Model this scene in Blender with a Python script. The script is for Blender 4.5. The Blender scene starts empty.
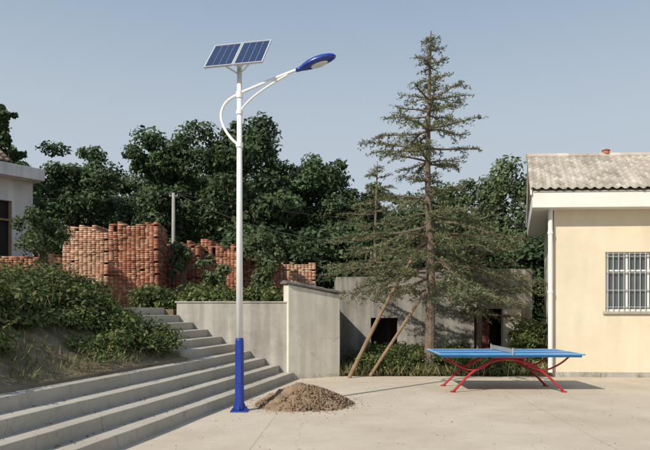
import bpy, math, random
import numpy as np
from mathutils import Vector, noise as mnoise
random.seed(7); rng=np.random.default_rng(7)
scene=bpy.context.scene
R=math.radians
F=620.0; EYE=1.6; HOR=310.0
def PX(px,Y): return (px-325.0)*Y/F
def PZ(py,Y): return EYE-(py-HOR)*Y/F

# ---------------- camera ----------------
cam=bpy.data.cameras.new("camera"); co=bpy.data.objects.new("camera",cam)
scene.collection.objects.link(co); scene.camera=co
co.location=(0,0,EYE); co.rotation_euler=(R(90),0,0)
cam.sensor_width=36; cam.lens=36*F/650; cam.shift_y=85/650
cam.clip_end=2000
# ---------------- light ----------------
S=Vector((-0.60,-0.62,0.62)).normalized()
elev=math.asin(S.z); az=math.atan2(S.x,S.y)
w=bpy.data.worlds.new("World"); scene.world=w; w.use_nodes=True
nt=w.node_tree; bg=nt.nodes["Background"]
sky=nt.nodes.new("ShaderNodeTexSky"); sky.sky_type='NISHITA'; sky.sun_disc=False
sky.sun_elevation=elev; sky.sun_rotation=az; sky.dust_density=4.0; sky.air_density=1.0; sky.ozone_density=1.0
tcw=nt.nodes.new("ShaderNodeTexCoord"); sep=nt.nodes.new("ShaderNodeSeparateXYZ"); nt.links.new(tcw.outputs["Generated"],sep.inputs[0])
hr=nt.nodes.new("ShaderNodeValToRGB"); hr.color_ramp.interpolation='EASE'
hr.color_ramp.elements[0].position=0.0; hr.color_ramp.elements[0].color=(.68,.70,.71,1)
hr.color_ramp.elements[1].position=0.60; hr.color_ramp.elements[1].color=(.255,.375,.54,1)
e_=hr.color_ramp.elements.new(.22); e_.color=(.53,.60,.665,1)
nt.links.new(sep.outputs[2],hr.inputs[0])
hs_=nt.nodes.new("ShaderNodeVectorMath"); hs_.operation='SCALE'; hs_.inputs["Scale"].default_value=10.0; nt.links.new(hr.outputs[0],hs_.inputs[0])
mxw=nt.nodes.new("ShaderNodeMix"); mxw.data_type='RGBA'; mxw.inputs[0].default_value=.82
nt.links.new(sky.outputs[0],mxw.inputs[6]); nt.links.new(hs_.outputs[0],mxw.inputs[7])
nt.links.new(mxw.outputs[2],bg.inputs[0]); bg.inputs[1].default_value=0.105
sl=bpy.data.lights.new("sun",'SUN'); sl.energy=4.95; sl.angle=R(0.6); sl.color=(1.0,0.92,0.79)
so=bpy.data.objects.new("sun",sl); scene.collection.objects.link(so)
so.rotation_euler=S.to_track_quat('Z','Y').to_euler(); so.location=(-20,-20,20)
scene.view_settings.view_transform='Standard'; scene.view_settings.look='None'; scene.view_settings.exposure=0

# ---------------- materials ----------------
def nmat(name,c1,c2,scale=3.0,rough=0.85,bump=0.3,bscale=60.0,metal=0.0,detail=8.0,stain=None,sscale=0.5,samt=0.5,bdist=0.01,spec=0.3):
    m=bpy.data.materials.new(name); m.use_nodes=True; n=m.node_tree; L=n.links
    p=n.nodes["Principled BSDF"]; p.inputs["Roughness"].default_value=rough; p.inputs["Metallic"].default_value=metal
    p.inputs["Specular IOR Level"].default_value=spec
    tc=n.nodes.new("ShaderNodeTexCoord")
    nz=n.nodes.new("ShaderNodeTexNoise"); nz.inputs["Scale"].default_value=scale; nz.inputs["Detail"].default_value=detail; nz.inputs["Roughness"].default_value=0.65
    L.new(tc.outputs["Object"],nz.inputs["Vector"])
    cr=n.nodes.new("ShaderNodeValToRGB"); cr.color_ramp.elements[0].position=0.3; cr.color_ramp.elements[1].position=0.7
    cr.color_ramp.elements[0].color=(*c1,1); cr.color_ramp.elements[1].color=(*c2,1)
    L.new(nz.outputs["Fac"],cr.inputs[0]); out=cr.outputs[0]
    if stain:
        n2=n.nodes.new("ShaderNodeTexNoise"); n2.inputs["Scale"].default_value=sscale; n2.inputs["Detail"].default_value=10; n2.inputs["Roughness"].default_value=0.7
        L.new(tc.outputs["Object"],n2.inputs["Vector"])
        r2=n.nodes.new("ShaderNodeValToRGB"); r2.color_ramp.elements[0].position=0.45; r2.color_ramp.elements[1].position=0.68
        r2.color_ramp.elements[0].color=(0,0,0,1); r2.color_ramp.elements[1].color=(samt,samt,samt,1)
        L.new(n2.outputs["Fac"],r2.inputs[0])
        mx=n.nodes.new("ShaderNodeMix"); mx.data_type='RGBA'
        L.new(r2.outputs[0],mx.inputs[0]); L.new(out,mx.inputs[6]); mx.inputs[7].default_value=(*stain,1); out=mx.outputs[2]
    L.new(out,p.inputs["Base Color"])
    if bump>0:
        nb=n.nodes.new("ShaderNodeTexNoise"); nb.inputs["Scale"].default_value=bscale; nb.inputs["Detail"].default_value=6
        L.new(tc.outputs["Object"],nb.inputs["Vector"])
        b=n.nodes.new("ShaderNodeBump"); b.inputs["Strength"].default_value=bump; b.inputs["Distance"].default_value=bdist
        L.new(nb.outputs["Fac"],b.inputs["Height"]); L.new(b.outputs[0],p.inputs["Normal"])
    return m
def darken(m,kind,amt=.6,**k):
    """multiply the base colour by an extra procedural layer: slab joints, cracks or vertical streaks"""
    n=m.node_tree; L=n.links; p=n.nodes["Principled BSDF"]; src=p.inputs["Base Color"].links[0].from_socket
    tc=n.nodes.new("ShaderNodeTexCoord"); mp=n.nodes.new("ShaderNodeMapping"); L.new(tc.outputs["Object"],mp.inputs[0])
    mr=n.nodes.new("ShaderNodeMapRange"); mr.inputs[3].default_value=1-amt; mr.inputs[4].default_value=1
    if kind=='joints':
        b=n.nodes.new("ShaderNodeTexBrick"); b.offset=0; b.inputs["Scale"].default_value=1; b.inputs["Mortar Size"].default_value=.010
        b.inputs["Brick Width"].default_value=4.2; b.inputs["Row Height"].default_value=3.6; b.inputs["Mortar Smooth"].default_value=.4
        mp.inputs["Location"].default_value=k.get('loc',(0,0,0)); mp.inputs["Rotation"].default_value=(0,0,k.get('rot',0))
        nz=n.nodes.new("ShaderNodeTexNoise"); nz.inputs["Scale"].default_value=3; L.new(tc.outputs["Object"],nz.inputs["Vector"])
        vm=n.nodes.new("ShaderNodeVectorMath"); vm.operation='MULTIPLY_ADD'; vm.inputs[1].default_value=(.03,.03,.03)
        L.new(nz.outputs["Color"],vm.inputs[0]); L.new(mp.outputs[0],vm.inputs[2]); L.new(vm.outputs[0],b.inputs[0])
        mr.inputs[1].default_value=1; mr.inputs[2].default_value=0; L.new(b.outputs["Fac"],mr.inputs[0])
    elif kind=='cracks':
        nz=n.nodes.new("ShaderNodeTexNoise"); nz.inputs["Scale"].default_value=1.5; nz.inputs["Detail"].default_value=6; L.new(tc.outputs["Object"],nz.inputs["Vector"])
        vm=n.nodes.new("ShaderNodeVectorMath"); vm.operation='MULTIPLY_ADD'; vm.inputs[1].default_value=(.7,.7,.7)
        L.new(nz.outputs["Color"],vm.inputs[0]); L.new(mp.outputs[0],vm.inputs[2])
        v=n.nodes.new("ShaderNodeTexVoronoi"); v.feature='DISTANCE_TO_EDGE'; v.inputs["Scale"].default_value=k.get('scale',.3); L.new(vm.outputs[0],v.inputs["Vector"])
        mr.inputs[1].default_value=0.0; mr.inputs[2].default_value=k.get('w',.004); L.new(v.outputs["Distance"],mr.inputs[0])
    elif kind=='streaks':
        mp.inputs["Scale"].default_value=k.get('sc',(5,5,.35))
        nz=n.nodes.new("ShaderNodeTexNoise"); nz.inputs["Scale"].default_value=1; nz.inputs["Detail"].default_value=6; L.new(mp.outputs[0],nz.inputs["Vector"])
        mr.inputs[1].default_value=.62; mr.inputs[2].default_value=.42; L.new(nz.outputs["Fac"],mr.inputs[0])
    elif kind=='specks':
        nz=n.nodes.new("ShaderNodeTexNoise"); nz.inputs["Scale"].default_value=k.get('scale',14); nz.inputs["Detail"].default_value=9; nz.inputs["Roughness"].default_value=.8; L.new(mp.outputs[0],nz.inputs["Vector"])
        mr.inputs[1].default_value=.68; mr.inputs[2].default_value=.5; L.new(nz.outputs["Fac"],mr.inputs[0])
    vm2=n.nodes.new("ShaderNodeVectorMath"); vm2.operation='SCALE'; L.new(src,vm2.inputs[0]); L.new(mr.outputs[0],vm2.inputs["Scale"])
    L.new(vm2.outputs[0],p.inputs["Base Color"])
    return m
def island_mat(name,cols,trans=0.25,rough=0.6,nscale=0.6,nlo=0.55,nhi=1.25,bump=0):
    m=bpy.data.materials.new(name); m.use_nodes=True; n=m.node_tree; L=n.links
    p=n.nodes["Principled BSDF"]; p.inputs["Roughness"].default_value=rough; p.inputs["Specular IOR Level"].default_value=0.25
    g=n.nodes.new("ShaderNodeNewGeometry"); cr=n.nodes.new("ShaderNodeValToRGB")
    els=cr.color_ramp.elements
    while len(els)<len(cols): els.new(0.5)
    for i,c in enumerate(cols):
        els[i].position=i/(len(cols)-1); els[i].color=(*c,1)
    L.new(g.outputs["Random Per Island"],cr.inputs[0])
    tc=n.nodes.new("ShaderNodeTexCoord"); nz=n.nodes.new("ShaderNodeTexNoise"); nz.inputs["Scale"].default_value=nscale; nz.inputs["Detail"].default_value=4
    L.new(tc.outputs["Object"],nz.inputs["Vector"])
    mr=n.nodes.new("ShaderNodeMapRange"); mr.inputs[1].default_value=0.3; mr.inputs[2].default_value=0.7; mr.inputs[3].default_value=nlo; mr.inputs[4].default_value=nhi
    L.new(nz.outputs["Fac"],mr.inputs[0])
    vm=n.nodes.new("ShaderNodeVectorMath"); vm.operation='SCALE'; L.new(cr.outputs[0],vm.inputs[0]); L.new(mr.outputs[0],vm.inputs["Scale"])
    L.new(vm.outputs[0],p.inputs["Base Color"])
    if trans>0:
        t=n.nodes.new("ShaderNodeBsdfTranslucent"); L.new(vm.outputs[0],t.inputs[0])
        ms=n.nodes.new("ShaderNodeMixShader"); ms.inputs[0].default_value=trans
        L.new(p.outputs[0],ms.inputs[1]); L.new(t.outputs[0],ms.inputs[2]); L.new(ms.outputs[0],n.nodes["Material Output"].inputs[0])
    return m
M={}
M['pave']=nmat("pavement_concrete",(.48,.415,.325),(.585,.51,.41),1.3,.9,.3,90,stain=(.40,.325,.24),sscale=.35,samt=.6)
darken(M['pave'],'joints',.25,loc=(1.2,.7,0),rot=.05); darken(M['pave'],'cracks',.2,scale=.28,w=.003); darken(M['pave'],'specks',.13)
M['step']=nmat("step_concrete",(.38,.345,.295),(.52,.475,.405),2.2,.9,.4,60,stain=(.26,.22,.17),sscale=1.1,samt=.6)
darken(M['step'],'specks',.22,scale=9); darken(M['step'],'cracks',.35,scale=.6,w=.004)
M['cement']=nmat("cement_render",(.37,.35,.315),(.46,.44,.395),1.6,.9,.35,40,stain=(.27,.245,.21),sscale=.9,samt=.7)
darken(M['cement'],'streaks',.25); darken(M['cement'],'specks',.15,scale=7)
M['shed']=nmat("shed_cement",(.27,.255,.23),(.37,.35,.315),1.6,.9,.35,40,stain=(.17,.16,.14),sscale=.7,samt=.7)
darken(M['shed'],'streaks',.35); darken(M['shed'],'specks',.2,scale=5)
M['plaster']=nmat("pale_plaster",(.60,.56,.48),(.70,.66,.57),1.6,.9,.25,40,stain=(.46,.42,.35),sscale=1.3,samt=.6)
darken(M['plaster'],'streaks',.15); darken(M['plaster'],'cracks',.25,scale=.5,w=.004)
M['capst']=nmat("dark_cap_tile",(.10,.09,.085),(.17,.16,.15),6,.85,.3,40)
M['soil']=nmat("soil",(.16,.12,.075),(.29,.22,.145),2.5,.95,.8,30,bdist=.03,stain=(.10,.10,.045),sscale=.8,samt=.7)
M['dirt']=nmat("dirt",(.18,.12,.075),(.31,.22,.145),6,.95,.9,35,bdist=.03)
M['cream']=nmat("cream_wall_paint",(.66,.58,.435),(.70,.62,.47),.8,.9,.15,50,stain=(.58,.495,.355),sscale=.7,samt=.5)
darken(M['cream'],'streaks',.06,sc=(2.5,2.5,.3)); darken(M['cream'],'specks',.05,scale=5)
M['white']=nmat("white_paint",(.68,.665,.62),(.76,.75,.71),2,.6,.05,30,stain=(.58,.55,.48),sscale=1.2,samt=.4)
M['polew']=nmat("white_pole_paint",(.74,.76,.78),(.80,.81,.82),5,.3,0,spec=.5)
M['blue']=nmat("blue_paint",(.012,.035,.24),(.018,.05,.31),5,.3,0,spec=.5)
M['tblue']=nmat("table_blue",(.035,.18,.42),(.055,.24,.50),2,.5,0,stain=(.12,.25,.42),sscale=2,samt=.4)
M['red']=nmat("red_paint",(.30,.022,.03),(.39,.035,.04),5,.4,0)
M['steel']=nmat("galvanised_steel",(.45,.46,.47),(.56,.57,.58),20,.4,0,metal=.6)
M['tile']=island_mat("roof_tile",[(.32,.285,.24),(.39,.35,.30),(.43,.39,.335),(.47,.43,.37),(.53,.485,.42)],0,.85,nscale=1.3,nlo=.86,nhi=1.1)
M['otile']=island_mat("old_roof_tile",[(.10,.075,.06),(.16,.12,.095),(.24,.18,.14)],0,.9,nscale=1.3)
M['bark']=nmat("bark",(.10,.075,.055),(.20,.155,.12),9,.95,.8,25,bdist=.03)
M['wood']=nmat("weathered_wood",(.17,.115,.07),(.27,.19,.12),9,.9,.5,30)
M['dark']=nmat("dark_interior",(.012,.012,.012),(.03,.028,.025),2,.9,0)
M['door']=nmat("old_red_door",(.09,.03,.025),(.15,.06,.045),4,.8,.3,30)
M['wire']=nmat("wire_black",(.02,.02,.02),(.03,.03,.03),2,.6,0)
M['concpole']=nmat("concrete_pole",(.24,.23,.215),(.32,.31,.29),4,.9,.2,50)
M['hwall']=nmat("house_white_wall",(.52,.53,.54),(.66,.66,.66),1,.9,.15,50,stain=(.40,.40,.39),sscale=.8,samt=.6)
darken(M['hwall'],'streaks',.15)
M['glass']=nmat("window_glass",(.06,.07,.075),(.11,.12,.125),1.5,.12,0,spec=.8)
M['leafd']=island_mat("leaves_dark",[(.034,.058,.030),(.054,.090,.040),(.080,.125,.052),(.115,.165,.072)],.28,nlo=.65)  # leaf colours lightened and greyed: aerial haze painted into the background trees
M['leafm']=island_mat("leaves_mid",[(.060,.086,.042),(.085,.12,.052),(.115,.155,.068),(.15,.19,.088)],.28,nlo=.65)
M['weed']=island_mat("weed_leaves",[(.042,.066,.020),(.070,.105,.030),(.105,.145,.040),(.15,.19,.06),(.22,.205,.10)],.28,nscale=1.6,nlo=.6,nhi=1.25)
M['grass']=island_mat("grass_blades",[(.07,.095,.03),(.11,.14,.045),(.18,.185,.075),(.29,.25,.13),(.35,.29,.17)],.25,nscale=2)
M['needle']=island_mat("cedar_needles",[(.060,.082,.038),(.092,.120,.050),(.13,.155,.066),(.18,.19,.092),(.23,.205,.115)],.25,nscale=1.2,nlo=.75,nhi=1.25)
M['brick']=island_mat("fired_bricks",[(.21,.090,.055),(.28,.115,.070),(.34,.145,.088),(.40,.19,.118),(.43,.27,.19)],0,.9,nscale=1.5,nlo=.75,nhi=1.15)
M['brickl']=island_mat("pale_bricks",[(.30,.17,.11),(.39,.215,.145),(.45,.28,.19),(.50,.35,.25)],0,.9,nscale=1.5,nlo=.85,nhi=1.15)

# ---------------- mesh helpers ----------------
def link(o,parent=None):
    scene.collection.objects.link(o)
    if parent: o.parent=parent
    return o
def empty(name):
    o=bpy.data.objects.new(name,None); o.empty_display_size=.2; return link(o)
def mk(name,v,f,mat,parent=None,smooth=False,bevel=0):
    me=bpy.data.meshes.new(name); me.from_pydata([tuple(x) for x in v],[],f); me.update()
    mats=mat if isinstance(mat,list) else [mat]
    for m in mats: me.materials.append(m)
    if smooth: me.polygons.foreach_set('use_smooth',[True]*len(me.polygons))
    o=link(bpy.data.objects.new(name,me),parent)
    if bevel>0:
        b=o.modifiers.new("bevel",'BEVEL'); b.width=bevel; b.segments=2; b.limit_method='ANGLE'
    return o
class MB:
    def __init__(s): s.v=[]; s.f=[]
    def prism(s,poly,z0,z1,z1l=None):
        n=len(poly); b=len(s.v)
        for i,p in enumerate(poly): s.v.append((p[0],p[1],z0))
        for i,p in enumerate(poly): s.v.append((p[0],p[1],z1 if z1l is None else z1l[i]))
        s.f.append(tuple(b+i for i in reversed(range(n)))); s.f.append(tuple(b+n+i for i in range(n)))
        for i in range(n):
            j=(i+1)%n; s.f.append((b+i,b+j,b+n+j,b+n+i))
    def box(s,x0,x1,y0,y1,z0,z1): s.prism([(x0,y0),(x1,y0),(x1,y1),(x0,y1)],z0,z1)
    def hexa(s,pts):
        b=len(s.v); s.v+= [tuple(p) for p in pts]
        for q in [(3,2,1,0),(4,5,6,7),(0,1,5,4),(1,2,6,5),(2,3,7,6),(3,0,4,7)]: s.f.append(tuple(b+i for i in q))
    def tube(s,pts,rad,n=8,cap=True):
        pts=[Vector(p) for p in pts]
        if not hasattr(rad,'__len__'): rad=[rad]*len(pts)
        b=len(s.v); prev=None
        for i,p in enumerate(pts):
            t=(pts[min(i+1,len(pts)-1)]-pts[max(i-1,0)]).normalized()
            if prev is None:
                a=Vector((0,0,1)) if abs(t.z)<.9 else Vector((1,0,0)); x=t.cross(a).normalized()
            else:
                x=(prev-t*prev.dot(t)).normalized()
            prev=x; y=t.cross(x)
            for k in range(n):
                a=2*math.pi*k/n; s.v.append(tuple(p+(x*math.cos(a)+y*math.sin(a))*rad[i]))
        for i in range(len(pts)-1):
            for k in range(n):
                k2=(k+1)%n; s.f.append((b+i*n+k,b+i*n+k2,b+(i+1)*n+k2,b+(i+1)*n+k))
        if cap:
            s.f.append(tuple(b+k for k in reversed(range(n)))); e=b+(len(pts)-1)*n; s.f.append(tuple(e+k for k in range(n)))
    def obj(s,name,mat,parent=None,**k): return mk(name,s.v,s.f,mat,parent,**k)
def spline(pts,n=8):
    P=[Vector(p) for p in pts]; out=[]
    for i in range(len(P)-1):
        p0=P[max(i-1,0)];p1=P[i];p2=P[i+1];p3=P[min(i+2,len(P)-1)]
        for k in range(n):
            t=k/n; out.append(.5*((2*p1)+(-p0+p2)*t+(2*p0-5*p1+4*p2-p3)*t*t+(-p0+3*p1-3*p2+p3)*t**3))
    out.append(P[-1]); return out
def leaves(name,C,N,Sz,asp,mat,parent=None,T=None):
    C=np.asarray(C,float); n=len(C); N=np.asarray(N,float)
    N=N/(np.linalg.norm(N,axis=1,keepdims=True)+1e-9)
    if T is None: T=rng.normal(size=(n,3))
    T=T-N*np.sum(T*N,axis=1,keepdims=True); T/=np.linalg.norm(T,axis=1,keepdims=True)+1e-9
    B=np.cross(N,T); s=np.asarray(Sz,float).reshape(-1,1)*np.ones((n,1))
    V=np.empty((n,4,3)); V[:,0]=C-T*s; V[:,1]=C+B*s*asp-T*s*.15; V[:,2]=C+T*s; V[:,3]=C-B*s*asp-T*s*.15
    me=bpy.data.meshes.new(name); me.vertices.add(4*n); me.vertices.foreach_set('co',V.reshape(-1))
    me.loops.add(4*n); me.loops.foreach_set('vertex_index',np.arange(4*n,dtype=np.int32))
    me.polygons.add(n); me.polygons.foreach_set('loop_start',np.arange(0,4*n,4,dtype=np.int32))
    me.update(calc_edges=True); me.validate(); me.materials.append(mat)
    return link(bpy.data.objects.new(name,me),parent)
def boxes(name,C,H,yaw,mat,parent=None):
    C=np.asarray(C,float);H=np.asarray(H,float);n=len(C); yaw=np.asarray(yaw)
    sg=np.array([[-1,-1,-1],[1,-1,-1],[1,1,-1],[-1,1,-1],[-1,-1,1],[1,-1,1],[1,1,1],[-1,1,1]],float)
    V=sg[None]*H[:,None]; c=np.cos(yaw)[:,None]; s_=np.sin(yaw)[:,None]
    X=V[:,:,0]*c-V[:,:,1]*s_; Y=V[:,:,0]*s_+V[:,:,1]*c
    V=np.stack([X,Y,V[:,:,2]],-1)+C[:,None]
    q=np.array([[3,2,1,0],[4,5,6,7],[0,1,5,4],[1,2,6,5],[2,3,7,6],[3,0,4,7]])
    Fc=(np.arange(n)[:,None,None]*8+q[None]).reshape(-1).astype(np.int32)
    me=bpy.data.meshes.new(name); me.vertices.add(8*n); me.vertices.foreach_set('co',V.reshape(-1))
    me.loops.add(len(Fc)); me.loops.foreach_set('vertex_index',Fc)
    me.polygons.add(6*n); me.polygons.foreach_set('loop_start',np.arange(0,24*n,4,dtype=np.int32))
    me.update(calc_edges=True); me.validate(); me.materials.append(mat)
    return link(bpy.data.objects.new(name,me),parent)

# ---------------- ground ----------------
mk("ground",[(-300,-100,-.01),(300,-100,-.01),(300,600,-.01),(-300,600,-.01)],[(0,1,2,3)],M['soil'])
edge=[(5-i*.28,14.97+mnoise.noise(Vector((i*.7,0,0)))*.07) for i in range(20)]
pv=[(-5,-10,0),(16,-10,0),(16,15.0,0)]+[(x,y,0) for x,y in edge]+[(-.62,14.92,0),(-5,14.9,0)]
mk("courtyard_pavement",pv,[tuple(range(len(pv)))],M['pave'])
def X0(Y): return -4.05+.233*Y
TR=.33; RI=.165
stairs=empty("concrete_stairs")
for k in range(1,11):
    o=TR*(k-1); y0=2.0 if k<=4 else 11.55; y1=14.28; m=MB()
    nseg=60 if k<=4 else 14
    w_=TR+.45 if k!=10 else TR
    ys=[y0+(y1-y0)*i/nseg for i in range(nseg+1)]
    jit=[random.uniform(-.006,.006)+.014*mnoise.noise(Vector((y*.6,k*3,0))) for y in ys]
    poly=[(X0(y)-o+j,y) for y,j in zip(ys,jit)]+[(X0(y)-o-w_,y) for y in reversed(ys)]
    m.prism(poly,-.05,RI*k)
    m.obj("step_%d"%k,M['step'],stairs,bevel=.014)
def bankz(X,Y):
    o=X0(Y)-X
    t=min(max((o-1.25)/1.9,0),1); t=t*t*(3-2*t)*.3+t*.7
    z=.70+.95*t
    nn=mnoise.noise(Vector((X*1.3,Y*1.3,0)))*.10+mnoise.noise(Vector((X*4,Y*4,5)))*.05+mnoise.noise(Vector((X*11,Y*11,5)))*.02
    return z+nn*min(1,max(0,(o-1.2)*2))
bv=[];bf=[]; os_=[1.22,1.3]+[1.3+.07*i for i in range(1,75)]+[8,10,14,20,30,50]; ys=[-6+.1*i for i in range(180)]
ys=[y for y in ys if y<11.55]+[11.6]
bv+= [(X0(y)-os_[0],y,.3) for y in ys]
for o in os_: bv+=[(X0(y)-o,y,bankz(X0(y)-o,y)) for y in ys]
ny=len(ys)
for i in range(len(os_)):
    for j in range(ny-1):
        a=i*ny+j; bf.append((a,a+1,a+ny+1,a+ny))
b0=len(bv)
for i in range(len(os_)):
    v=bv[(i+1)*ny+ny-1]; bv.append((v[0],v[1],0.0))
for i in range(len(os_)-1):
    bf.append(((i+1)*ny+ny-1,(i+2)*ny+ny-1,b0+i+1,b0+i))
mk("earth_bank",bv,bf,M['soil'],smooth=True)
m=MB()
m.prism([(X0(11.6)-3.3-.02,11.6),(X0(14.28)-3.3-.02,14.28),(-60,14.28),(-60,11.6)][::-1],-.5,1.63)
m.prism([(-60,14.28),(-3.5,14.28),(-3.5,14.5),(-.7,14.5),(.3,15.1),(.4,16),(.4,90),(-60,90)],-.5,1.62)
m.obj("upper_terrace_ground",M['soil'])

# retaining wall & boundary wall
m=MB(); m.box(-3.42,-.86,14.285,14.50,-.3,1.76); m.box(-3.46,-.862,14.265,14.52,1.762,1.80)
m.obj("retaining_wall",M['cement'],bevel=.01)
bw=empty("boundary_wall")
A=Vector((-.84,14.22)); B=Vector((.36,14.98)); d=(B-A).normalized(); nn_=Vector((-d.y,d.x))
m=MB(); p=[A,B,B+nn_*.24,A+nn_*.24]; m.prism(p,-.1,2.2,[2.19,1.97,1.97,2.19]); m.obj("plastered_panel",M['plaster'],bw,bevel=.008)
n=14; m=MB()
for i in range(n):
    a=A-d*.06+(B-A+d*.1)*(i/n); b=A-d*.06+(B-A+d*.1)*((i+1)/n-.002)
    za=2.205-.22*i/n; zb=2.205-.22*(i+1)/n; j=random.uniform(-.008,.012)
    for (o0,o1,h0,h1) in ((-.05,.12,.035,.09),(.12,.30,.09,.03)):
        m.prism([a+nn_*o0,b+nn_*o0,b+nn_*o1,a+nn_*o1],0,0,[za+h0+j,zb+h0+j,zb+h1+j,za+h1+j])
        b_=len(m.v)-8
        for q,zz in zip(range(4),[za,zb,zb,za]): m.v[b_+q]=(m.v[b_+q][0],m.v[b_+q][1],zz)
m.obj("cap_tiles",M['capst'],bw)

# ---------------- derelict shed ----------------
sh=empty("derelict_concrete_shed")
Ys=18.0
def sx(px): return PX(px,Ys)
m=MB(); zt1=PZ(277,Ys); zt2=PZ(269,Ys); zo=PZ(318,Ys); zo2=PZ(309,Ys)
m.box(sx(336),sx(371),Ys,Ys+.24,-.1,zt1); m.box(sx(371),sx(398),Ys,Ys+.24,zo,zt1); m.box(sx(398),sx(420),Ys,Ys+.24,-.1,zt1)
m.box(sx(420),sx(474),Ys-.03,Ys+.24,-.1,zt2); m.box(sx(474),sx(502),Ys-.03,Ys+.24,zo2,zt2); m.box(sx(520),sx(532),Ys-.03,Ys+.24,-.1,zt2)
m.box(sx(502),sx(520),Ys-.03,Ys+.24,zo2,zt2)
m.box(sx(336),sx(336)+.24,Ys+.24,Ys+3,-.1,zt1); m.box(sx(532)-.24,sx(532),Ys+.24,Ys+3,-.1,zt2); m.box(sx(336),sx(532),Ys+3,Ys+3.2,-.1,zt1)
m.obj("walls",M['shed'],sh,bevel=.01)
m=MB(); m.box(sx(502),sx(520),Ys-.12,Ys+.1,-.1,zo2-.004); m.obj("pillar",M['plaster'],sh,bevel=.01)
m=MB(); m.box(sx(336)+.02,sx(532)-.02,Ys+.26,Ys+3.1,zt1-.28,zt1-.1); m.obj("roof_slab",M['cement'],sh)
m=MB(); m.box(sx(475),sx(492),Ys+.3,Ys+.34,0,zo2); m.obj("old_door",M['door'],sh)

# ---------------- cream building ----------------
cb=empty("cream_classroom_building")
O=Vector((PX(554,14.8),14.8)); u=Vector((math.cos(R(3)),-math.sin(R(3)))); vv=Vector((math.sin(R(17)),math.cos(R(17))))
def P(a,b): q=O+u*a+vv*b; return (q.x,q.y)
def P3(a,b,z): q=O+u*a+vv*b; return (q.x,q.y,z)
class PB(MB):
    def pb(s,a0,a1,b0,b1,z0,z1): s.prism([P(a0,b0),P(a1,b0),P(a1,b1),P(a0,b1)],z0,z1)
LN=9.5; DP=5.1; ZT=3.98
w0,w1,wz0,wz1=1.20,2.72,1.57,2.98
m=PB()
m.pb(0,w0,0,.24,0,ZT); m.pb(w0,w1,0,.24,0,wz0); m.pb(w0,w1,0,.24,wz1,ZT)
w2,w3=5.0,6.0
m.pb(w1,w2,0,.24,0,ZT); m.pb(w2,w3,0,.24,2.2,ZT); m.pb(w3,LN,0,.24,0,ZT)
m.pb(0,.24,.24,DP,0,ZT); m.pb(LN-.24,LN,.24,DP,0,ZT); m.pb(.24,LN-.24,DP-.24,DP,0,ZT)
for a in (0.02,LN-.22): # gables
    b=len(m.v)
    for aa in (a,a+.2):
        m.v+= [P3(aa,.02,ZT),P3(aa,DP-.02,ZT),P3(aa,DP-.02,ZT+.3),P3(aa,2.5,5.66),P3(aa,.02,ZT+.3)]
    m.f+= [(b,b+1,b+2,b+3,b+4),(b+9,b+8,b+7,b+6,b+5)]+[(b+i,b+5+i,b+5+(i+1)%5,b+(i+1)%5) for i in range(5)]
m.obj("walls",M['cream'],cb)
m=PB(); m.pb(-.012,w2-.05,-.018,.0,0.0,.12); m.obj("plinth",M['cement'],cb)
m=PB(); m.pb(-.52,LN+.5,-.43,-.001,ZT,4.36); m.pb(-.52,-.001,0,DP+.4,ZT,4.36); m.pb(LN+.001,LN+.5,0,DP+.4,ZT,4.36); m.pb(0,LN,DP+.001,DP+.4,ZT,4.36)
m.obj("eave_box",M['white'],cb,bevel=.01)
m=PB(); m.pb(w2,w3,.08,.12,0,2.2); m.obj("door_panel",M['door'],cb)
# window
m=PB(); fz=.05
m.pb(w0,w1,.07,.13,wz0,wz0+fz); m.pb(w0,w1,.07,.13,wz1-fz,wz1)
for a in (w0,w0+.48,w0+.98,w1-fz): m.pb(a,a+fz,.072,.128,wz0+fz,wz1-fz)
m.pb(w0+fz,w1-fz,.075,.125,2.52,2.56)
m.obj("window_frame",M['white'],cb)
m=PB(); m.pb(w0+.01,w1-.01,.10,.11,wz0+.01,wz1-.01); m.obj("window_glass",M['glass'],cb)
m=PB(); m.pb(w0-.06,w1+.06,-.06,.07,wz0-.06,wz0-.001); m.obj("window_sill",M['cement'],cb)
m=PB()
a=w0+.06
while a<w1: m.tube([P3(a,.02,wz0),P3(a,.02,wz1)],.010,6); a+=.125
for z in (wz0+.1,wz0+.5,wz0+.92,wz1-.1): m.tube([P3(w0,.036,z),P3(w1,.036,z)],.012,6)
m.obj("window_bars",M['steel'],cb)
m=PB()
m.tube([P3(-.09,-.10,0.12),P3(-.09,-.10,3.98)],.055,14)
for z in (.6,2.0,3.4): m.tube([P3(-.09,-.10,z),P3(-.09,-.10,z+.06)],.066,14)
m.obj("downpipe",M['white'],cb,smooth=False)
# roof of separate overlapping curved tiles
def roof(name,b_e,b_r,ze,zr,a0,a1,PF,mat,par,pitch=.20,rows=10,amp=.030):
    nc=int((a1-a0)/pitch); L=[];f=[]; S_=8
    for r in range(rows):
        for c in range(nc):
            dz=random.gauss(0,.003); da=random.gauss(0,.003); dt=random.gauss(0,.03)
            base=len(L)
            rw=((r+dt,0.004,1),(r+dt,.045,1),(r+1.15,.0,1))
            for (t_,h,_) in rw:
                t=min(t_/rows,1.0)
                for i in range(S_+1):
                    ph=i/S_; a=a0+(c+ph)*pitch+da
                    cc=math.cos((ph-.35)*2*math.pi); hh=amp*(cc if cc>0 else cc*.5)
                    x,y=PF(a,b_e+(b_r-b_e)*t); L.append((x,y,ze+(zr-ze)*t+h+hh+.035+dz))
            for j in range(len(rw)-1):
                for i in range(S_):
                    q=base+j*(S_+1)+i; f.append((q,q+1,q+S_+2,q+S_+1))
    return mk(name,L,f,mat,par)
roof("roof_tiles_front",-.50,2.5,4.37,5.80,-.58,LN+.58,P,M['tile'],cb)
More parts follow.
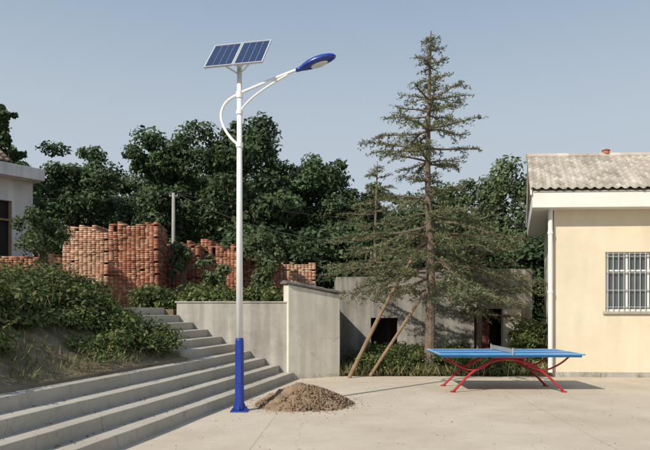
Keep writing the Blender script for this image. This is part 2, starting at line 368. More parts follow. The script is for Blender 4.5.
roof("roof_tiles_back",DP+.45,2.5,4.37,5.80,-.58,LN+.58,P,M['tile'],cb)
m=PB()
m.hexa([P3(-.5,-.45,4.34),P3(LN+.5,-.45,4.34),P3(LN+.5,2.5,5.77),P3(-.5,2.5,5.77),P3(-.5,-.45,4.36),P3(LN+.5,-.45,4.36),P3(LN+.5,2.5,5.79),P3(-.5,2.5,5.79)])
m.hexa([P3(-.5,DP+.43,4.34),P3(LN+.5,DP+.43,4.34),P3(LN+.5,2.5,5.765),P3(-.5,2.5,5.765),P3(-.5,DP+.43,4.36),P3(LN+.5,DP+.43,4.36),P3(LN+.5,2.5,5.785),P3(-.5,2.5,5.785)])
m.obj("roof_deck",M['cement'],cb)
m=PB()
for (ba,za,bb,zb) in ((-.48,4.37,2.5,5.80),(DP+.43,4.37,2.5,5.80)):
    for a in (-.57,LN+.53):
        m.hexa([P3(a,ba,za-.10),P3(a+.04,ba,za-.10),P3(a+.04,bb,zb-.10),P3(a,bb,zb-.10),P3(a,ba,za+.02),P3(a+.04,ba,za+.02),P3(a+.04,bb,zb+.02),P3(a,bb,zb+.02)])
m.obj("barge_boards",M['white'],cb)
m=PB(); a=-.6
while a<LN+.55:
    m.tube([P3(a,2.5,5.84),P3(a+.30,2.5,5.855)],[.10,.085],10); a+=.28
m.obj("ridge_tiles",M['tile'],cb)
m=PB(); m.tube([P3(1.55,2.5,5.9),P3(1.56,2.5,6.0)],[.11,.09],10); m.tube([P3(1.56,2.5,6.0),P3(1.56,2.5,6.05)],[.12,.02],10); m.obj("ridge_vent",nmat("terracotta",(.35,.12,.07),(.42,.16,.1),5),cb)

# ---------------- left house ----------------
hs=empty("white_farmhouse")
Hc=Vector((-8.28,18.0)); hu=Vector((-.77,-1.0)).normalized(); hv=Vector((-1.0,.77)).normalized()
def HP(a,b): q=Hc+hu*a+hv*b; return (q.x,q.y)
def HP3(a,b,z): return (*HP(a,b),z)
class HB(MB):
    def pb(s,a0,a1,b0,b1,z0,z1): s.prism([HP(a0,b0),HP(a0,b1),HP(a1,b1),HP(a1,b0)],z0,z1)
zs=PZ(181,18); wa,wb=.60,1.9
m=HB()
m.pb(.0,wa,.4,.64,1.5,zs); m.pb(wa,wb,.4,.64,1.5,3.05); m.pb(wa,wb,.4,.64,4.72,zs); m.pb(wb,9,.4,.64,1.5,zs)
m.pb(0,.24,.64,5,1.5,zs); m.pb(8.76,9,.64,5,1.5,zs); m.pb(.24,8.76,4.8,5,1.5,zs)
m.obj("walls",M['hwall'],hs)
m=HB(); m.pb(-.1,9.2,-.1,5.2,zs+.001,zs+.34); m.obj("eave_slab",M['hwall'],hs,bevel=.01)
m=HB(); m.pb(wa+.01,wb-.01,.56,.58,3.07,4.7); m.obj("window_glass",M['dark'],hs)
m=HB(); 
for a in (wa,(wa+wb)/2,wb-.06): m.pb(a,a+.06,.46,.52,3.05,4.72)
m.pb(wa,wb,.465,.515,4.15,4.21); m.obj("window_frame",M['wood'],hs)
roof("tile_roof",.15,2.2,zs+.40,zs+1.7,.70,9,HP,M['otile'],hs)
roof("tile_roof_back",4.9,2.2,zs+.40,zs+1.7,.70,9,HP,M['otile'],hs)
m=HB()
b=len(m.v); m.v+=[HP3(.76,.2,zs+.34),HP3(.76,4.85,zs+.34),HP3(.76,2.2,zs+1.68)]; m.f.append((b,b+1,b+2)); 
m.obj("gable",M['hwall'],hs)

# ---------------- bricks ----------------
def stack(name,pxa,pxb,ytop,Y,depth,mat,yaw=0,z0=1.6,ragged=3,slope=0.0,par=None):
    xa,xb=PX(pxa,Y),PX(pxb,Y); W=xb-xa; zt=PZ(ytop,Y)
    lh=.056; nl=int((zt-z0)/lh); C=[];H=[];Yw=[]
    ca,sa=math.cos(yaw),math.sin(yaw)
    nx=max(2,int(W/.120)); nd=max(2,int(depth/.120))
    colh=[nl-int(abs(random.gauss(0,ragged)))-int(slope*(i/nx)*nl) for i in range(nx)]
    leanx=random.uniform(-.02,.02)
    for l in range(nl):
        lay=random.gauss(0,.003)
        for i in range(nx):
            if l>=colh[i]: continue
            if l<nl-2 and random.random()<.006: continue
            top=l>=min(colh)-2
            pr=mnoise.noise(Vector((i*.3,l*.08,Y)))*.05+lay
            if l%6==5:   # stretcher course ties the stack
                if i%2 or i+1>=nx: continue
                C.append(((i+1)*.120,.058+random.gauss(0,.004)+pr,l*lh)); H.append((.119,.058,.0272)); Yw.append(random.gauss(0,.01))
                if top:
                    for j in range(1,nd): C.append(((i+1)*.120,.058+j*.12,l*lh)); H.append((.119,.058,.0272)); Yw.append(0)
            else:
                for j in range((nd+1)//2 if top else 1):
                    C.append(((i+.5)*.120+random.gauss(0,.002)+leanx*l*lh,.12+j*.245+random.gauss(0,.005)+pr,l*lh)); H.append((.0585,.118,.0272)); Yw.append(random.gauss(0,.012))
        for j in range(1,nd//2):
            for sx_,ch in ((.12,colh[0]),(nx*.120-.12,colh[-1])):
                if l<ch: C.append((sx_+random.gauss(0,.006),.12+j*.245,l*lh)); H.append((.118,.118 if l%2 else .112,.0272)); Yw.append(random.gauss(0,.015))
    C=np.array(C); X=xa+C[:,0]*ca-C[:,1]*sa; Yv=Y+C[:,0]*sa+C[:,1]*ca
    return boxes(name,np.stack([X,Yv,z0+.03+C[:,2]],-1),H,np.array(Yw)+yaw,mat,par)
stack("brick_stack",47,63,250,17.9,1.2,M['brickl'],.05)
stack("brick_stack",62,109,224,17.6,1.3,M['brickl'],-.03,ragged=2)
stack("brick_stack",109,158,220,16.9,1.6,M['brick'],.10,ragged=1.5)
stack("brick_stack",156,202,239,19.0,1.3,M['brick'],.02,ragged=3)
stack("brick_stack",200,238,238,19.6,1.3,M['brick'],-.05,ragged=4,slope=.12)
stack("brick_stack",240,278,256,20.2,1.2,M['brick'],.03,ragged=2.5)
stack("brick_stack",276,317,262,20.6,1.2,M['brickl'],0,ragged=1.5)
stack("low_brick_wall",-30,40,254,15.5,.5,M['brick'],.02,ragged=1)

# ---------------- vegetation ----------------
def broad(name,X,Y,z0,ztop,rad,n=13000,leaf=.15,mat='leafd',nb=75,seed=0,cb_=.22):
    r=random.Random(seed); e=empty(name); H=ztop-z0
    m=MB(); tp=z0+H*.72
    trunk=spline([(X,Y,z0-.2),(X+r.uniform(-.1,.1),Y,z0+H*.25),(X+r.uniform(-.2,.2),Y+.1,z0+H*.5),(X+r.uniform(-.25,.25),Y,tp)],4)
    rr=[.03+.014*H*(1-i/(len(trunk)-1)) for i in range(len(trunk))]
    m.tube(trunk,rr,8)
    cz=z0+H*(1+cb_)/2; hz=H*(1-cb_)/2
    boughs=[]
    for i in range(12):
        a=i*2.4+r.uniform(-.5,.5); zz=r.uniform(-.75,.85); w_=math.sqrt(max(0,1-zz*zz))*r.uniform(.55,1.0)*(1.0 if zz<.2 else 1-.25*zz)
        boughs.append(Vector((X+math.cos(a)*w_*rad*.85,Y+math.sin(a)*w_*rad*.85,cz+zz*hz*.88)))
    boughs.append(Vector((X+r.uniform(-.2,.2)*rad,Y,ztop-rad*.28)))
    boughs.append(Vector((X+r.uniform(-.35,.35)*rad,Y-.2,ztop-rad*.6)))
    bl=[]
    for i in range(nb):
        b=boughs[i%len(boughs)]
        c=b+Vector((r.gauss(0,.26),r.gauss(0,.26),r.gauss(0,.24)))*rad
        if c.z>ztop-.1: c.z=ztop-.1-r.random()*.4
        bl.append((c,rad*r.uniform(.10,.25)))
    for i in range(14):
        bl.append((Vector((X+r.gauss(0,.3)*rad,Y+r.gauss(0,.3)*rad,cz+r.uniform(-.7,.6)*hz)),rad*r.uniform(.2,.33)))
    for c in boughs[:-2]:
        k=r.randint(len(trunk)//3,len(trunk)-1); s=trunk[k]
        mid=(s+c)/2+Vector((0,0,-.15)); m.tube(spline([s,mid,c],3),[.07,.055,.045,.03,.02,.015,.01],5)
    m.obj("trunk_and_limbs",M['bark'],e)
    wts=np.array([b[1]**1.8 for b in bl]); wts/=wts.sum(); idx=rng.choice(len(bl),size=n,p=wts)
    Cn=np.array([b[0] for b in bl])[idx]; Rr=np.array([b[1] for b in bl])[idx]
    D=rng.normal(size=(n,3)); D/=np.linalg.norm(D,axis=1,keepdims=True)
    rf=rng.beta(2.6,1.5,size=n)*1.45
    st=np.array([[r.uniform(.8,1.5),r.uniform(.8,1.5),r.uniform(.5,1.0)] for _ in bl])[idx]
    C=Cn+D*st*(Rr*rf)[:,None]
    N=D*.7+rng.normal(scale=.6,size=(n,3))+np.array([-.15,-.15,.5])
    Sz=leaf*rng.uniform(.5,1.3,size=n)
    leaves("foliage",C,N,Sz,.55,M[mat],e)
    return e
T=[ # px, ytop, hw px, Y, z0
 (2,106,20,25,1.6,'leafd'),(80,146,44,27,1.6,'leafd'),(160,138,43,25.5,1.6,'leafd'),(243,113,48,24.5,1.6,'leafd'),
 (322,155,44,26,1.6,'leafd'),(283,172,38,29,1.6,'leafm'),(372,182,36,27,0,'leafm'),(500,168,50,29,0,'leafm'),(455,182,40,30,0,'leafm'),
 (120,176,44,31,1.6,'leafm'),(205,165,42,31,1.6,'leafm'),(545,190,42,27,0,'leafm'),(410,196,42,31,0,'leafd'),(30,178,38,30,1.6,'leafm')]
for i,(px,yt,hw,Y,z0,mt) in enumerate(T):
    broad("broadleaf_tree",PX(px,Y),Y,z0,PZ(yt,Y),hw*Y/F,n=24000 if i in(1,2,3,4,7) else 15000,mat=mt,seed=i+3,leaf=.10)
Cb=[];Nb=[]
for i in range(190):
    x=-75+150*(i/190)+random.uniform(-1,1); y=random.uniform(34,42); h=random.uniform(4.5,7.5) + (1.5 if x<0 else 0); rd=random.uniform(1.2,2.2)
    for k in range(3):
        c=np.array([x+random.uniform(-1,1),y,h*random.uniform(.25,.85)+.5]); n=260
        D=rng.normal(size=(n,3)); D/=np.linalg.norm(D,axis=1,keepdims=True)
        Cb.append(c+D*rng.uniform(.5,1.1,size=(n,1))*rd*np.array([1,1,1.1])); Nb.append(D+rng.normal(scale=.5,size=(n,3)))
leaves("distant_tree_belt",np.vstack(Cb),np.vstack(Nb),rng.uniform(.2,.4,size=len(Cb)*260),.6,M['leafm'])

def clumps(name,pts,mat,per=220,leaf=.045,flat=.8,asp=.5,up=.5):
    Cs=[];Ns=[];Ss=[]
    for (x,y,z,r_) in pts:
        n=int(per*(r_/.3)**2)+12
        D=rng.normal(size=(n,3)); D/=np.linalg.norm(D,axis=1,keepdims=True); D[:,2]=np.abs(D[:,2])*1.0-.15*(rng.random(n)<.3)
        rr=r_*rng.beta(2.4,1.5,size=(n,1))*1.4
        Cs.append(np.array([x,y,z])+D*rr*np.array([1,1,flat*rng.uniform(.7,1.4)])); Ns.append(D*.5+rng.normal(scale=.7,size=(n,3))+np.array([0,0,up])); Ss.append(leaf*rng.uniform(.4,1.4,size=n)*rng.uniform(.7,1.3))
    return leaves(name,np.vstack(Cs),np.vstack(Ns),np.concatenate(Ss),asp,M[mat])
def blades(name,P_,mat,h0=.12,h1=.3,asp=.06):
    P_=np.array(P_); n=len(P_); h=rng.uniform(h0,h1,size=n)
    T_=rng.normal(scale=.35,size=(n,3)); T_[:,2]=1; Tn=T_/np.linalg.norm(T_,axis=1,keepdims=True)
    return leaves(name,P_+Tn*(h/2)[:,None],rng.normal(size=(n,3)),h/2,asp,M[mat],T=Tn)
pts=[]
for i in range(600):
    Y=random.uniform(4.5,12.2); o=1.35+random.random()**.8*4.2; X=X0(Y)-o
    px=325+F*X/Y
    z=bankz(X,Y); py=HOR-(z-EYE)*F/Y
    if 8<px<95 and py>332 and random.random()<.88: continue
    if o<1.7 and random.random()<.55: continue
    if Y>11.5 and o<3.3: continue
    r_=random.uniform(.08,.34)*(1.25 if o>2.6 else .85)
    pts.append((X,Y,z+r_*.3+(random.uniform(0,.22) if o>2.6 else 0),r_))
for i in range(60):
    Y=random.uniform(10.6,11.9); o=random.uniform(1.5,3.6); X=X0(Y)-o; pts.append((X,Y,.72+.5*(o-1.25)*.98+random.uniform(0,.2),random.uniform(.15,.32)))
clumps("bank_shrubs",pts,'weed',per=430,leaf=.038)
gp=[]
for i in range(15000):
    Y=random.uniform(4.5,11.8); o=1.26+random.random()*3.0; X=X0(Y)-o
    if mnoise.noise(Vector((X*1.7,Y*1.7,3)))>-.08: gp.append((X,Y,bankz(X,Y)-.01))
for i in range(1500):
    Y=random.uniform(6,12); o=2.2+random.random()*2.5; X=X0(Y)-o; gp.append((X,Y,bankz(X,Y)+random.uniform(.1,.4)))
blades("bank_grass",gp,'grass',.05,.26)
pts=[]
for i in range(140):
    px=random.uniform(140,282); Y=random.uniform(14.8,17.0); pts.append((PX(px,Y),Y,1.62+random.uniform(0,.25),random.uniform(.15,.38)))
for i in range(60):
    px=random.uniform(-20,60); Y=random.uniform(13,15.2); pts.append((PX(px,Y),Y,1.62+random.uniform(0,.5),random.uniform(.2,.4)))
clumps("terrace_shrubs",pts,'weed',per=300,leaf=.05)
def bush(name,px,py,Y,r_,n,mat='leafm',leaf=.06,z0=1.6):
    X=PX(px,Y); Z=PZ(py,Y); e=empty(name); m=MB()
    for k in range(5):
        m.tube(spline([(X,Y,z0),(X+random.uniform(-.1,.1),Y,(z0+Z)/2),(X+random.uniform(-r_,r_)*.5,Y+random.uniform(-.2,.2),Z+random.uniform(-.1,.2)*r_)],3),[.03,.028,.025,.022,.02,.015,.01],5)
    m.obj("stems",M['bark'],e)
    Cs=[];Ns=[]
    for k in range(18):
        c=np.array([X,Y,Z])+rng.normal(scale=r_*.5,size=3); D=rng.normal(size=(n//18,3)); D/=np.linalg.norm(D,axis=1,keepdims=True)
        Cs.append(c+D*rng.uniform(.2,1.1,size=(n//18,1))*r_*rng.uniform(.3,.5)); Ns.append(D+rng.normal(scale=.7,size=D.shape)+np.array([0,0,.4]))
    C=np.vstack(Cs); o=leaves("foliage",C,np.vstack(Ns),leaf*rng.uniform(.6,1.3,size=len(C)),.5,M[mat],e)
bush("shrub",183,256,18.0,.38,2400)
bush("sapling",42,228,15.6,.62,4800,leaf=.05)
bush("shrub",258,250,19.2,.6,3500)
bush("shrub",262,276,17.5,.45,2500)
bush("shrub",215,275,18.0,.4,2000)
pts=[]
for i in range(150):
    Y=random.uniform(21.5,23.5); px=random.uniform(235,560); pts.append((PX(px,Y),Y,random.uniform(1.8,4.0) if px<350 else random.uniform(.5,3.7),random.uniform(.5,.9)))
clumps("hedge",pts,'leafd',per=80,leaf=.11)
pts=[]
for i in range(330):
    px=random.triangular(345,556,400); Y=random.uniform(15.15,17.7); pts.append((PX(px,Y),Y,random.uniform(0,.40)*(1 if px<465 else .45),random.uniform(.12,.32)))
for i in range(26):
    px=random.uniform(518,548); Y=random.uniform(16.2,17.6); pts.append((PX(px,Y),Y,random.uniform(0,1.1),random.uniform(.2,.35)))
for i in range(8):
    px=random.uniform(398,425); Y=random.uniform(17.2,17.8); pts.append((PX(px,Y),Y,random.uniform(.2,.9),random.uniform(.15,.3)))
clumps("weed_patch",pts,'weed',per=260,leaf=.045)
gp=[]
for i in range(6500):
    px=random.uniform(342,552); Y=14.93+random.random()**1.3*2.1; gp.append((PX(px,Y),Y,0))
blades("long_grass",gp,'grass',.06,.42)
gp=[]
for i in range(110):
    t=random.random()**2; q=A+(B-A)*(1-t); gp.append((q.x+random.uniform(0,.08),q.y-random.uniform(.0,.06),0))
for i in range(70): gp.append((*P(random.choice((.3,.9,1.0,2.1,2.9))+random.gauss(0,.12),-.03-random.random()*.04),0))
blades("wall_foot_grass",gp,'grass',.04,.16)

def interp(prof,z):
    for (z1,r1),(z2,r2) in zip(prof[:-1],prof[1:]):
        if z1<=z<=z2: return r1+(r2-r1)*(z-z1)/(z2-z1)
    return prof[0][1] if z<prof[0][0] else prof[-1][1]
def cedar(name,X,Y,H,prof,zmin,nbr,seed,tr=.13,up=.12,nl=.085,step=.04,whorl=.40,fz=.5,tw=.095,den=3):
    r=random.Random(seed); e=empty(name); m=MB()
    tk=spline([(X,Y,-.1),(X+.04,Y,H*.3),(X-.03,Y,H*.6),(X+.05,Y,H)],6)
    rr=[tr*(1-i/(len(tk)-1))**.8+.012 for i in range(len(tk))]; m.tube(tk,rr,10)
    C=[];D=[]
    for i in range(nbr):
        t=(i+r.random())/nbr; z=zmin+(H*.985-zmin)*t**.95
        f=z/H
        if f>fz and whorl>0 and f<.93: z=round(z/whorl)*whorl+r.gauss(0,.045)
        f=z/H
        aa=i*2.39996+r.uniform(-.4,.4); L=interp(prof,z)*(r.uniform(.45,1.12) if r.random()<.8 else r.uniform(.9,1.3))
        rise=(.32 if f>.88 else up if f>.5 else -.02)+r.uniform(-.12,.12); droop=.10+.22*(1-f)
        k=min(int(z/H*(len(tk)-1)),len(tk)-2); fr=z/H*(len(tk)-1)-k; s=tk[k].lerp(tk[k+1],fr); s=Vector((s.x,s.y,z))
        pts_=[]; nS=7
        cur=r.uniform(-.25,.25); wob=r.uniform(-.05,.05)
        for q in range(nS+1):
            w_=q/nS; a2=aa+cur*w_
            pts_.append(s+Vector((math.cos(a2)*L*w_,math.sin(a2)*L*w_,L*(rise*w_-droop*w_*w_+ .10*w_**4+wob*math.sin(w_*6)))))
        m.tube(pts_,[.028*(1-.8*q/nS)*(.5+.5*min(L,1.5)) for q in range(nS+1)],5,cap=False)
        nt_=max(5,int(L/tw))
        for q in range(nt_):
            w_=.15+.85*(q+r.random())/nt_
            if w_<.4 and r.random()<.5: continue
            k2=min(int(w_*nS),nS-1); b=pts_[k2].lerp(pts_[k2+1],min(1,w_*nS-k2)); ax=(pts_[k2+1]-pts_[k2]).normalized()
            side=1 if q%2 else -1
            per=Vector((-ax.y,ax.x,0)).normalized()*side
            dr=(ax*r.uniform(.4,.9)+per*r.uniform(.3,1.0)+Vector((0,0,r.uniform(-.45,.2)))).normalized()
            tl=(.14+.32*L*(1-w_)**.7*.8)*r.uniform(.5,1.2); tl=min(tl,.6)
            tip=b+dr*tl+Vector((0,0,-.2*tl))
            m.tube([b,tip],[.007,.003],3,cap=False)
            ns=max(2,int(tl/step))
            for g in range(ns+1):
                pp=b.lerp(tip,g/ns)
                for _ in range(den): C.append(pp+Vector((r.gauss(0,.014),r.gauss(0,.014),r.gauss(0,.012)))); D.append((dr*.5+Vector((r.gauss(0,.6),r.gauss(0,.6),r.gauss(0,.45)+.15)))[:])
        nm=int(L/step)
        for g in range(int(nm*.3),nm):
            w_=g/nm; k2=min(int(w_*nS),nS-1); pp=pts_[k2].lerp(pts_[k2+1],w_*nS-k2)
            for _ in range(2): C.append(pp+Vector((0,0,.01))); D.append((r.gauss(0,.6),r.gauss(0,.6),abs(r.gauss(0,.5))+.2))
    m.obj("trunk_and_branches",M['bark'],e)
    C=np.array([tuple(c) for c in C]); D=np.array(D); D/=np.linalg.norm(D,axis=1,keepdims=True)
    Sz=nl*.5*rng.uniform(.6,1.3,size=len(C))
    leaves("needles",C+D*Sz[:,None],rng.normal(size=(len(C),3)),Sz,.26,M['needle'],e,T=D)
    return len(C)
prof=[(0,1.2),(1.6,1.5),(1.95,2.3),(2.6,2.85),(3.3,2.8),(4.05,1.7),(4.5,.85),(4.9,.75),(5.2,1.25),(5.6,1.6),(6.3,1.3),(6.8,1.15),(7.2,.5),(7.8,.34),(8.5,.08)]
print("needles",cedar("cedar_tree",PX(429,15.3),15.3,PZ(31,15.3),prof,2.0,104,5,up=.14))
cedar("cedar_tree",PX(376,20.5),20.5,PZ(163,20.5),[(0,1.6),(3,1.7),(4.5,1.3),(5.6,.6),(6.5,.1)],1.8,64,9,tr=.09)
cedar("cedar_tree",PX(478,17.2),17.2,PZ(205,17.2),[(0,1.4),(1.5,1.5),(3,1.2),(4,.6),(4.6,.1)],1.5,44,11,tr=.08)
m=MB()
m.tube(spline([(PX(349,14.6),14.6,0),(PX(388,14.9)+.03,14.9,1.9),(PX(424,15.2),15.2,PZ(240,15.2))],4),[.05]*4+[.04]*4+[.03],8); m.obj("tree_prop_pole",M['wood'])
m=MB(); m.tube([(PX(370,14.9),14.9,PZ(372,14.9)-.1),(PX(425,15.2),15.2,PZ(292,15.2))],[.045,.035],8); m.obj("tree_prop_pole",M['wood'])

# ---------------- utility pole, wires ----------------
up_=empty("utility_pole"); Yp=22.5; xp=PX(173.5,Yp)
m=MB(); m.tube([(xp,Yp,1.5),(xp,Yp,PZ(193,Yp))],[.085,.06],12); m.obj("shaft",M['concpole'],up_,smooth=True)
m=MB(); zt=PZ(196,Yp); m.box(xp-.16,xp+.16,Yp-.02,Yp+.02,zt-.015,zt+.015)
for dx in (-.14,.14): m.tube([(xp+dx,Yp,zt+.015),(xp+dx,Yp,zt+.08)],[.02,.012],8)
m.obj("crossarm",M['concpole'],up_)
def wire(a,b,sag):
    a=Vector(a);b=Vector(b); m=MB()
    m.tube([a.lerp(b,i/24)-Vector((0,0,sag*4*(i/24)*(1-i/24))) for i in range(25)],.013,5); m.obj("overhead_wire",M['wire'])
wire((xp+.14,Yp,zt+.08),(PX(355,19),19,PZ(243,19)),.35)
wire((xp+.14,Yp,zt+.07),(PX(560,24),24,PZ(222,24)),.45)
wire((xp-.14,Yp,zt+.08),(PX(-60,20),20,PZ(186,20)),.3)

# ---------------- street lamp ----------------
sp=empty("solar_street_lamp"); bx,by=PX(239.5,9.8),9.8; ax=Vector((.973,-.23,0))
def LP(s,z,o=0): return Vector((bx,by,0))+ax*s+Vector((.23,.973,0))*o+Vector((0,0,z))
m=MB(); m.tube([LP(0,1.10),LP(0,5.42)],[.056,.038],24); m.obj("pole_shaft",M['polew'],sp,smooth=True)
m=MB(); m.tube([LP(0,.03),LP(0,1.12)],[.074,.066],24); m.tube([LP(0,1.12),LP(0,1.16)],[.066,.056],24,cap=False)
m.obj("blue_base_section",M['blue'],sp,smooth=False)
m=MB(); m.box(bx-.13,bx+.13,by-.13,by+.13,0.0,.024)
for k in range(4):
    a=k*math.pi/2
    v=Vector((math.cos(a),math.sin(a),0)); w_=Vector((-v.y,v.x,0))*.005; c=Vector((bx,by,0))
    m.hexa([c+v*.07-w_+Vector((0,0,.024)),c+v*.115-w_+Vector((0,0,.024)),c+v*.115+w_+Vector((0,0,.024)),c+v*.07+w_+Vector((0,0,.024)),
            c+v*.07-w_+Vector((0,0,.13)),c+v*.078-w_+Vector((0,0,.13)),c+v*.078+w_+Vector((0,0,.13)),c+v*.07+w_+Vector((0,0,.13))])
for sx_ in(-.10,.10):
    for sy_ in (-.10,.10): m.tube([(bx+sx_,by+sy_,.024),(bx+sx_,by+sy_,.06)],.012,6)
m.obj("base_flange",M['blue'],sp)
m=MB(); m.box(bx-.035,bx+.035,by-.078,by-.062,.45,.72); m.obj("access_door",M['blue'],sp,bevel=.004)
m=MB()
m.tube(spline([LP(0,4.20),LP(-.13,4.31),LP(-.26,4.50),LP(-.31,4.70),LP(-.24,4.88),LP(-.05,5.0),LP(.33,5.13),LP(.68,5.24),LP(.97,5.32)],6),.023,12)
m.tube(spline([LP(0,4.72),LP(.10,4.84),LP(.26,4.97),LP(.5,5.11),LP(.80,5.255)],6),.016,10)
m.obj("arm",M['polew'],sp,smooth=True)
m=MB(); m.tube([LP(0,4.95),LP(0,5.05)],.054,20); m.tube([LP(0,4.17),LP(0,4.24)],.058,20); m.tube([LP(0,4.69),LP(0,4.75)],.056,20); m.obj("clamps",M['polew'],sp)
e1=(ax*math.cos(R(15))+Vector((0,0,math.sin(R(15))))).normalized(); e2=Vector((.23,.973,0)); e3=e1.cross(e2); e3=e3 if e3.z>0 else -e3
h0=LP(.93,5.305)
sec=[(0,.028,.028,.028),(.08,.045,.04,.035),(.14,.085,.055,.04),(.22,.12,.075,.045),(.34,.14,.085,.045),(.46,.135,.08,.042),(.56,.105,.062,.036),(.62,.065,.04,.026),(.65,.02,.012,.01)]
V=[];Fc=[];ns=20
for (t,w_,ht,hb) in sec:
    for k in range(ns):
        a=2*math.pi*k/ns; c,s_=math.cos(a),math.sin(a); V.append(h0+e1*t+e2*(w_*c)+e3*((ht if s_>0 else hb)*s_))
for i in range(len(sec)-1):
    for k in range(ns): Fc.append((i*ns+k,i*ns+(k+1)%ns,(i+1)*ns+(k+1)%ns,(i+1)*ns+k))
Fc.append(tuple(range(ns))); Fc.append(tuple((len(sec)-1)*ns+k for k in range(ns)))
mk("lamp_head",V,Fc,M['blue'],sp,smooth=True)
V=[];ns=24
for dz,sc in ((-.040,1),(-.056,.88)):
    for k in range(ns):
        a=2*math.pi*k/ns; V.append(h0+e1*(.37+.14*sc*math.cos(a))+e2*(.082*sc*math.sin(a))+e3*dz)
Fc=[(k,(k+1)%ns,ns+(k+1)%ns,ns+k) for k in range(ns)]+[tuple(ns+k for k in range(ns))]
mk("lens",V,Fc,nmat("lamp_lens",(.62,.64,.64),(.72,.74,.74),8,.2,0,spec=.6),sp)
ctr=Vector((PX(238.5,9.8),9.75,PZ(55,9.8)))
U=Vector((.973,-.23,0)); Dn=Vector((-.105,-.44,-.53)); Dl=Dn.length; Dn=Dn/Dl; Nn=U.cross(Dn).normalized()
if Nn.y>0: Nn=-Nn
def PNL(a,b,c): return ctr+U*a+Dn*b+Nn*c
cell=bpy.data.materials.new("solar_cells"); cell.use_nodes=True
pc=cell.node_tree.nodes["Principled BSDF"]; pc.inputs["Roughness"].default_value=.2
nn2=cell.node_tree.nodes.new("ShaderNodeTexNoise"); nn2.inputs["Scale"].default_value=20; cr=cell.node_tree.nodes.new("ShaderNodeValToRGB")
cr.color_ramp.elements[0].color=(.012,.025,.075,1); cr.color_ramp.elements[1].color=(.025,.045,.12,1)
cell.node_tree.links.new(nn2.outputs[0],cr.inputs[0]); cell.node_tree.links.new(cr.outputs[0],pc.inputs[0])
alu=nmat("aluminium_frame",(.62,.63,.65),(.7,.71,.73),10,.4,0,metal=.3)
hw=.235; hh=Dl/2*.98
def slab(m,a0,a1,b0,b1,c0,c1): m.hexa([PNL(a0,b0,c0),PNL(a1,b0,c0),PNL(a1,b1,c0),PNL(a0,b1,c0),PNL(a0,b0,c1),PNL(a1,b0,c1),PNL(a1,b1,c1),PNL(a0,b1,c1)])
mc=MB();mf=MB();mb=MB()
for s_ in (-1,1):
    c=s_*(hw+.008)
    slab(mb,c-hw+.01,c+hw-.01,-hh+.01,hh-.01,-.012,.0)
    na,nb_=4,9; 
    for i in range(na):
        for j in range(nb_):
            a0=c-hw+.018+(2*hw-.036)*i/na; a1=c-hw+.018+(2*hw-.036)*(i+1)/na; b0_=-hh+.018+(2*hh-.036)*j/nb_; b1_=-hh+.018+(2*hh-.036)*(j+1)/nb_
            slab(mc,a0+.003,a1-.003,b0_+.002,b1_-.002,.0,.003)
    slab(mf,c-hw,c+hw,-hh,-hh+.014,-.02,.012); slab(mf,c-hw,c+hw,hh-.014,hh,-.02,.012)
    slab(mf,c-hw,c-hw+.014,-hh+.014,hh-.014,-.02,.012); slab(mf,c+hw-.014,c+hw,-hh+.014,hh-.014,-.02,.012)
mb.obj("panel_backing",alu,sp); mc.obj("solar_cells",cell,sp); mf.obj("panel_frames",alu,sp)
m=MB()
slab(m,-.45,.45,-.16,-.13,-.05,-.02); slab(m,-.45,.45,.13,.16,-.05,-.02)
m.tube([LP(0,5.40),PNL(0,0,-.05)],[.035,.03],10)
for s_ in (-.28,.28): m.tube([LP(0,5.32),PNL(s_,.145,-.045)],.013,8); 
for s_ in (-.2,.2): m.tube([LP(0,5.40),PNL(s_,-.145,-.045)],.013,8)
m.obj("panel_bracket",M['polew'],sp)

# ---------------- table tennis table ----------------
tt=empty("table_tennis_table"); Yt=12.4; xc=PX(500.5,Yt+.2); yc=Yt+.15
m=MB()
for s_ in (-1,1):
    a,b=sorted((s_*.006,s_*1.39)); m.box(xc+a,xc+b,yc-.76,yc+.76,.735,.762)
m.obj("table_top",M['tblue'],tt,bevel=.004)
m=MB()
for yy in (-.755,.735): m.box(xc-1.385,xc+1.385,yc+yy,yc+yy+.02,.7625,.7655)
for xx in (-1.385,1.365): m.box(xc+xx,xc+xx+.02,yc-.734,yc+.734,.7625,.7655)
m.box(xc-1.34,xc+1.34,yc-.0075,yc+.0075,.7625,.7655)
m.obj("white_lines",M['white'],tt)
m=MB()
for yy in (-.72,.70): m.box(xc-1.34,xc+1.34,yc+yy,yc+yy+.03,.695,.733)
for xx in (-1.34,-.7,0-.015,.67,1.31): m.box(xc+xx,xc+xx+.03,yc-.69,yc+.70,.70,.732)
m.obj("under_frame",M['tblue'],tt)
m=MB()
for yy in (-.45,.45):
    pts_=[(xc-1.07,yc+yy*1.1,.02),(xc-.95,yc+yy*1.08,.14),(xc-.72,yc+yy,.36),(xc-.40,yc+yy,.56),(xc,yc+yy,.64),(xc+.40,yc+yy,.56),(xc+.72,yc+yy,.36),(xc+.95,yc+yy*1.08,.14),(xc+1.07,yc+yy*1.1,.02)]
    m.tube(spline(pts_,5),.024,10)
    for s_ in (-1,1):
        pts_=[(xc+s_*1.2,yc+yy,.69),(xc+s_*1.02,yc+yy,.55),(xc+s_*.78,yc+yy,.44),(xc+s_*.55,yc+yy,.45),(xc+s_*.36,yc+yy,.56),(xc+s_*.26,yc+yy,.69)]
        m.tube(spline(pts_,5),.018,8)
for s_ in (-1,1):
    m.tube([(xc+s_*.72,yc-.45,.36),(xc+s_*.72,yc+.45,.36)],.016,8)
    for yy in (-.495,.495): m.tube([(xc+s_*1.08,yc+yy,.0),(xc+s_*1.08,yc+yy,.025)],.055,14)
m.tube([(xc,yc-.45,.64),(xc,yc+.45,.64)],.02,8)
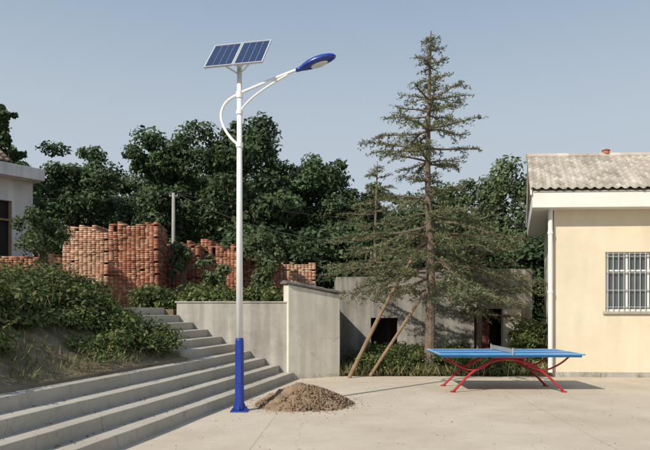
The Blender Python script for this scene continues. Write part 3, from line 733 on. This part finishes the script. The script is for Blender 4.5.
m.box(xc-.3,xc+.3,yc-.66,yc+.66,.665,.694)
m.obj("arched_legs",M['red'],tt)
m=MB(); m.box(xc-.004,xc+.004,yc-.78,yc+.78,.775,.86)
m.obj("net",M['steel'],tt)
m=MB(); 
for yy in (-.78,.78): m.tube([(xc,yc+yy,.74),(xc,yc+yy,.88)],.010,8)
m.obj("net_posts",M['steel'],tt)

# ---------------- dirt pile ----------------
V=[];Fc=[];nr=40;na=120; cx,cy=PX(305,10.6),10.55
for i in range(nr+1):
    r_=i/nr
    for k in range(na):
        a=2*math.pi*k/na; ex=.83*(1+.16*mnoise.noise(Vector((math.cos(a)*1.5,math.sin(a)*1.5,2)))+.05*mnoise.noise(Vector((math.cos(a)*6,math.sin(a)*6,2)))); ey=.85*(1+.14*mnoise.noise(Vector((math.cos(a)*1.5,math.sin(a)*1.5,9)))+.05*mnoise.noise(Vector((math.cos(a)*6,math.sin(a)*6,5))))
        x=math.cos(a)*r_*ex; y=math.sin(a)*r_*ey; h=.33*(1-r_**1.5)*(1-.18*max(0,x)) 
        h+= (mnoise.noise(Vector((x*3,y*3,1)))*.11+mnoise.noise(Vector((x*9,y*9,1)))*.045+mnoise.noise(Vector((x*28,y*28,1)))*.022)*(1-r_**4)
        V.append((cx+x,cy+y,max(h,0.0)+.002 if i<nr else -.01))
for i in range(nr):
    for k in range(na): Fc.append((i*na+k,i*na+(k+1)%na,(i+1)*na+(k+1)%na,(i+1)*na+k))
dp=empty("dirt_pile"); mk("heap",V,Fc,M['dirt'],dp,smooth=True)
C=[];H=[]
for i in range(1900):
    a=random.uniform(0,6.28); r_=random.random()**.6*1.15; 
    if r_>1: r_=1+abs(random.gauss(0,.2))
    x=math.cos(a)*r_*.85; y=math.sin(a)*r_*.85
    s_=random.uniform(.004,.020)*(1 if r_<1 else .45); h=max(0,.32*(1-r_**1.5))
    C.append((cx+x,cy+y,h+s_*.3)); H.append((s_,s_*random.uniform(.6,1),s_*random.uniform(.5,.9)))
boxes("clods",C,H,rng.uniform(0,3,size=len(C)),M['dirt'],dp)
# scattered grit on the pavement and steps
C=[];H=[]
for i in range(800):
    x=random.uniform(-3,7); y=random.uniform(4.5,14.8)
    if x<X0(y)+.02: continue
    s_=random.uniform(.002,.007)*(1 if random.random()<.9 else 1.6); C.append((x,y,s_*.4)); H.append((s_,s_*.8,s_*.5))
for i in range(420):
    k=random.choice((1,2,3,4)); y=random.uniform(3.5,14); x=X0(y)-TR*(k-1)-random.uniform(.18,.32); s_=random.uniform(.003,.011)
    C.append((x,y,RI*k+s_*.4)); H.append((s_,s_*.8,s_*.5))
boxes("loose_grit",C,H,rng.uniform(0,3,size=len(C)),M['dirt'])
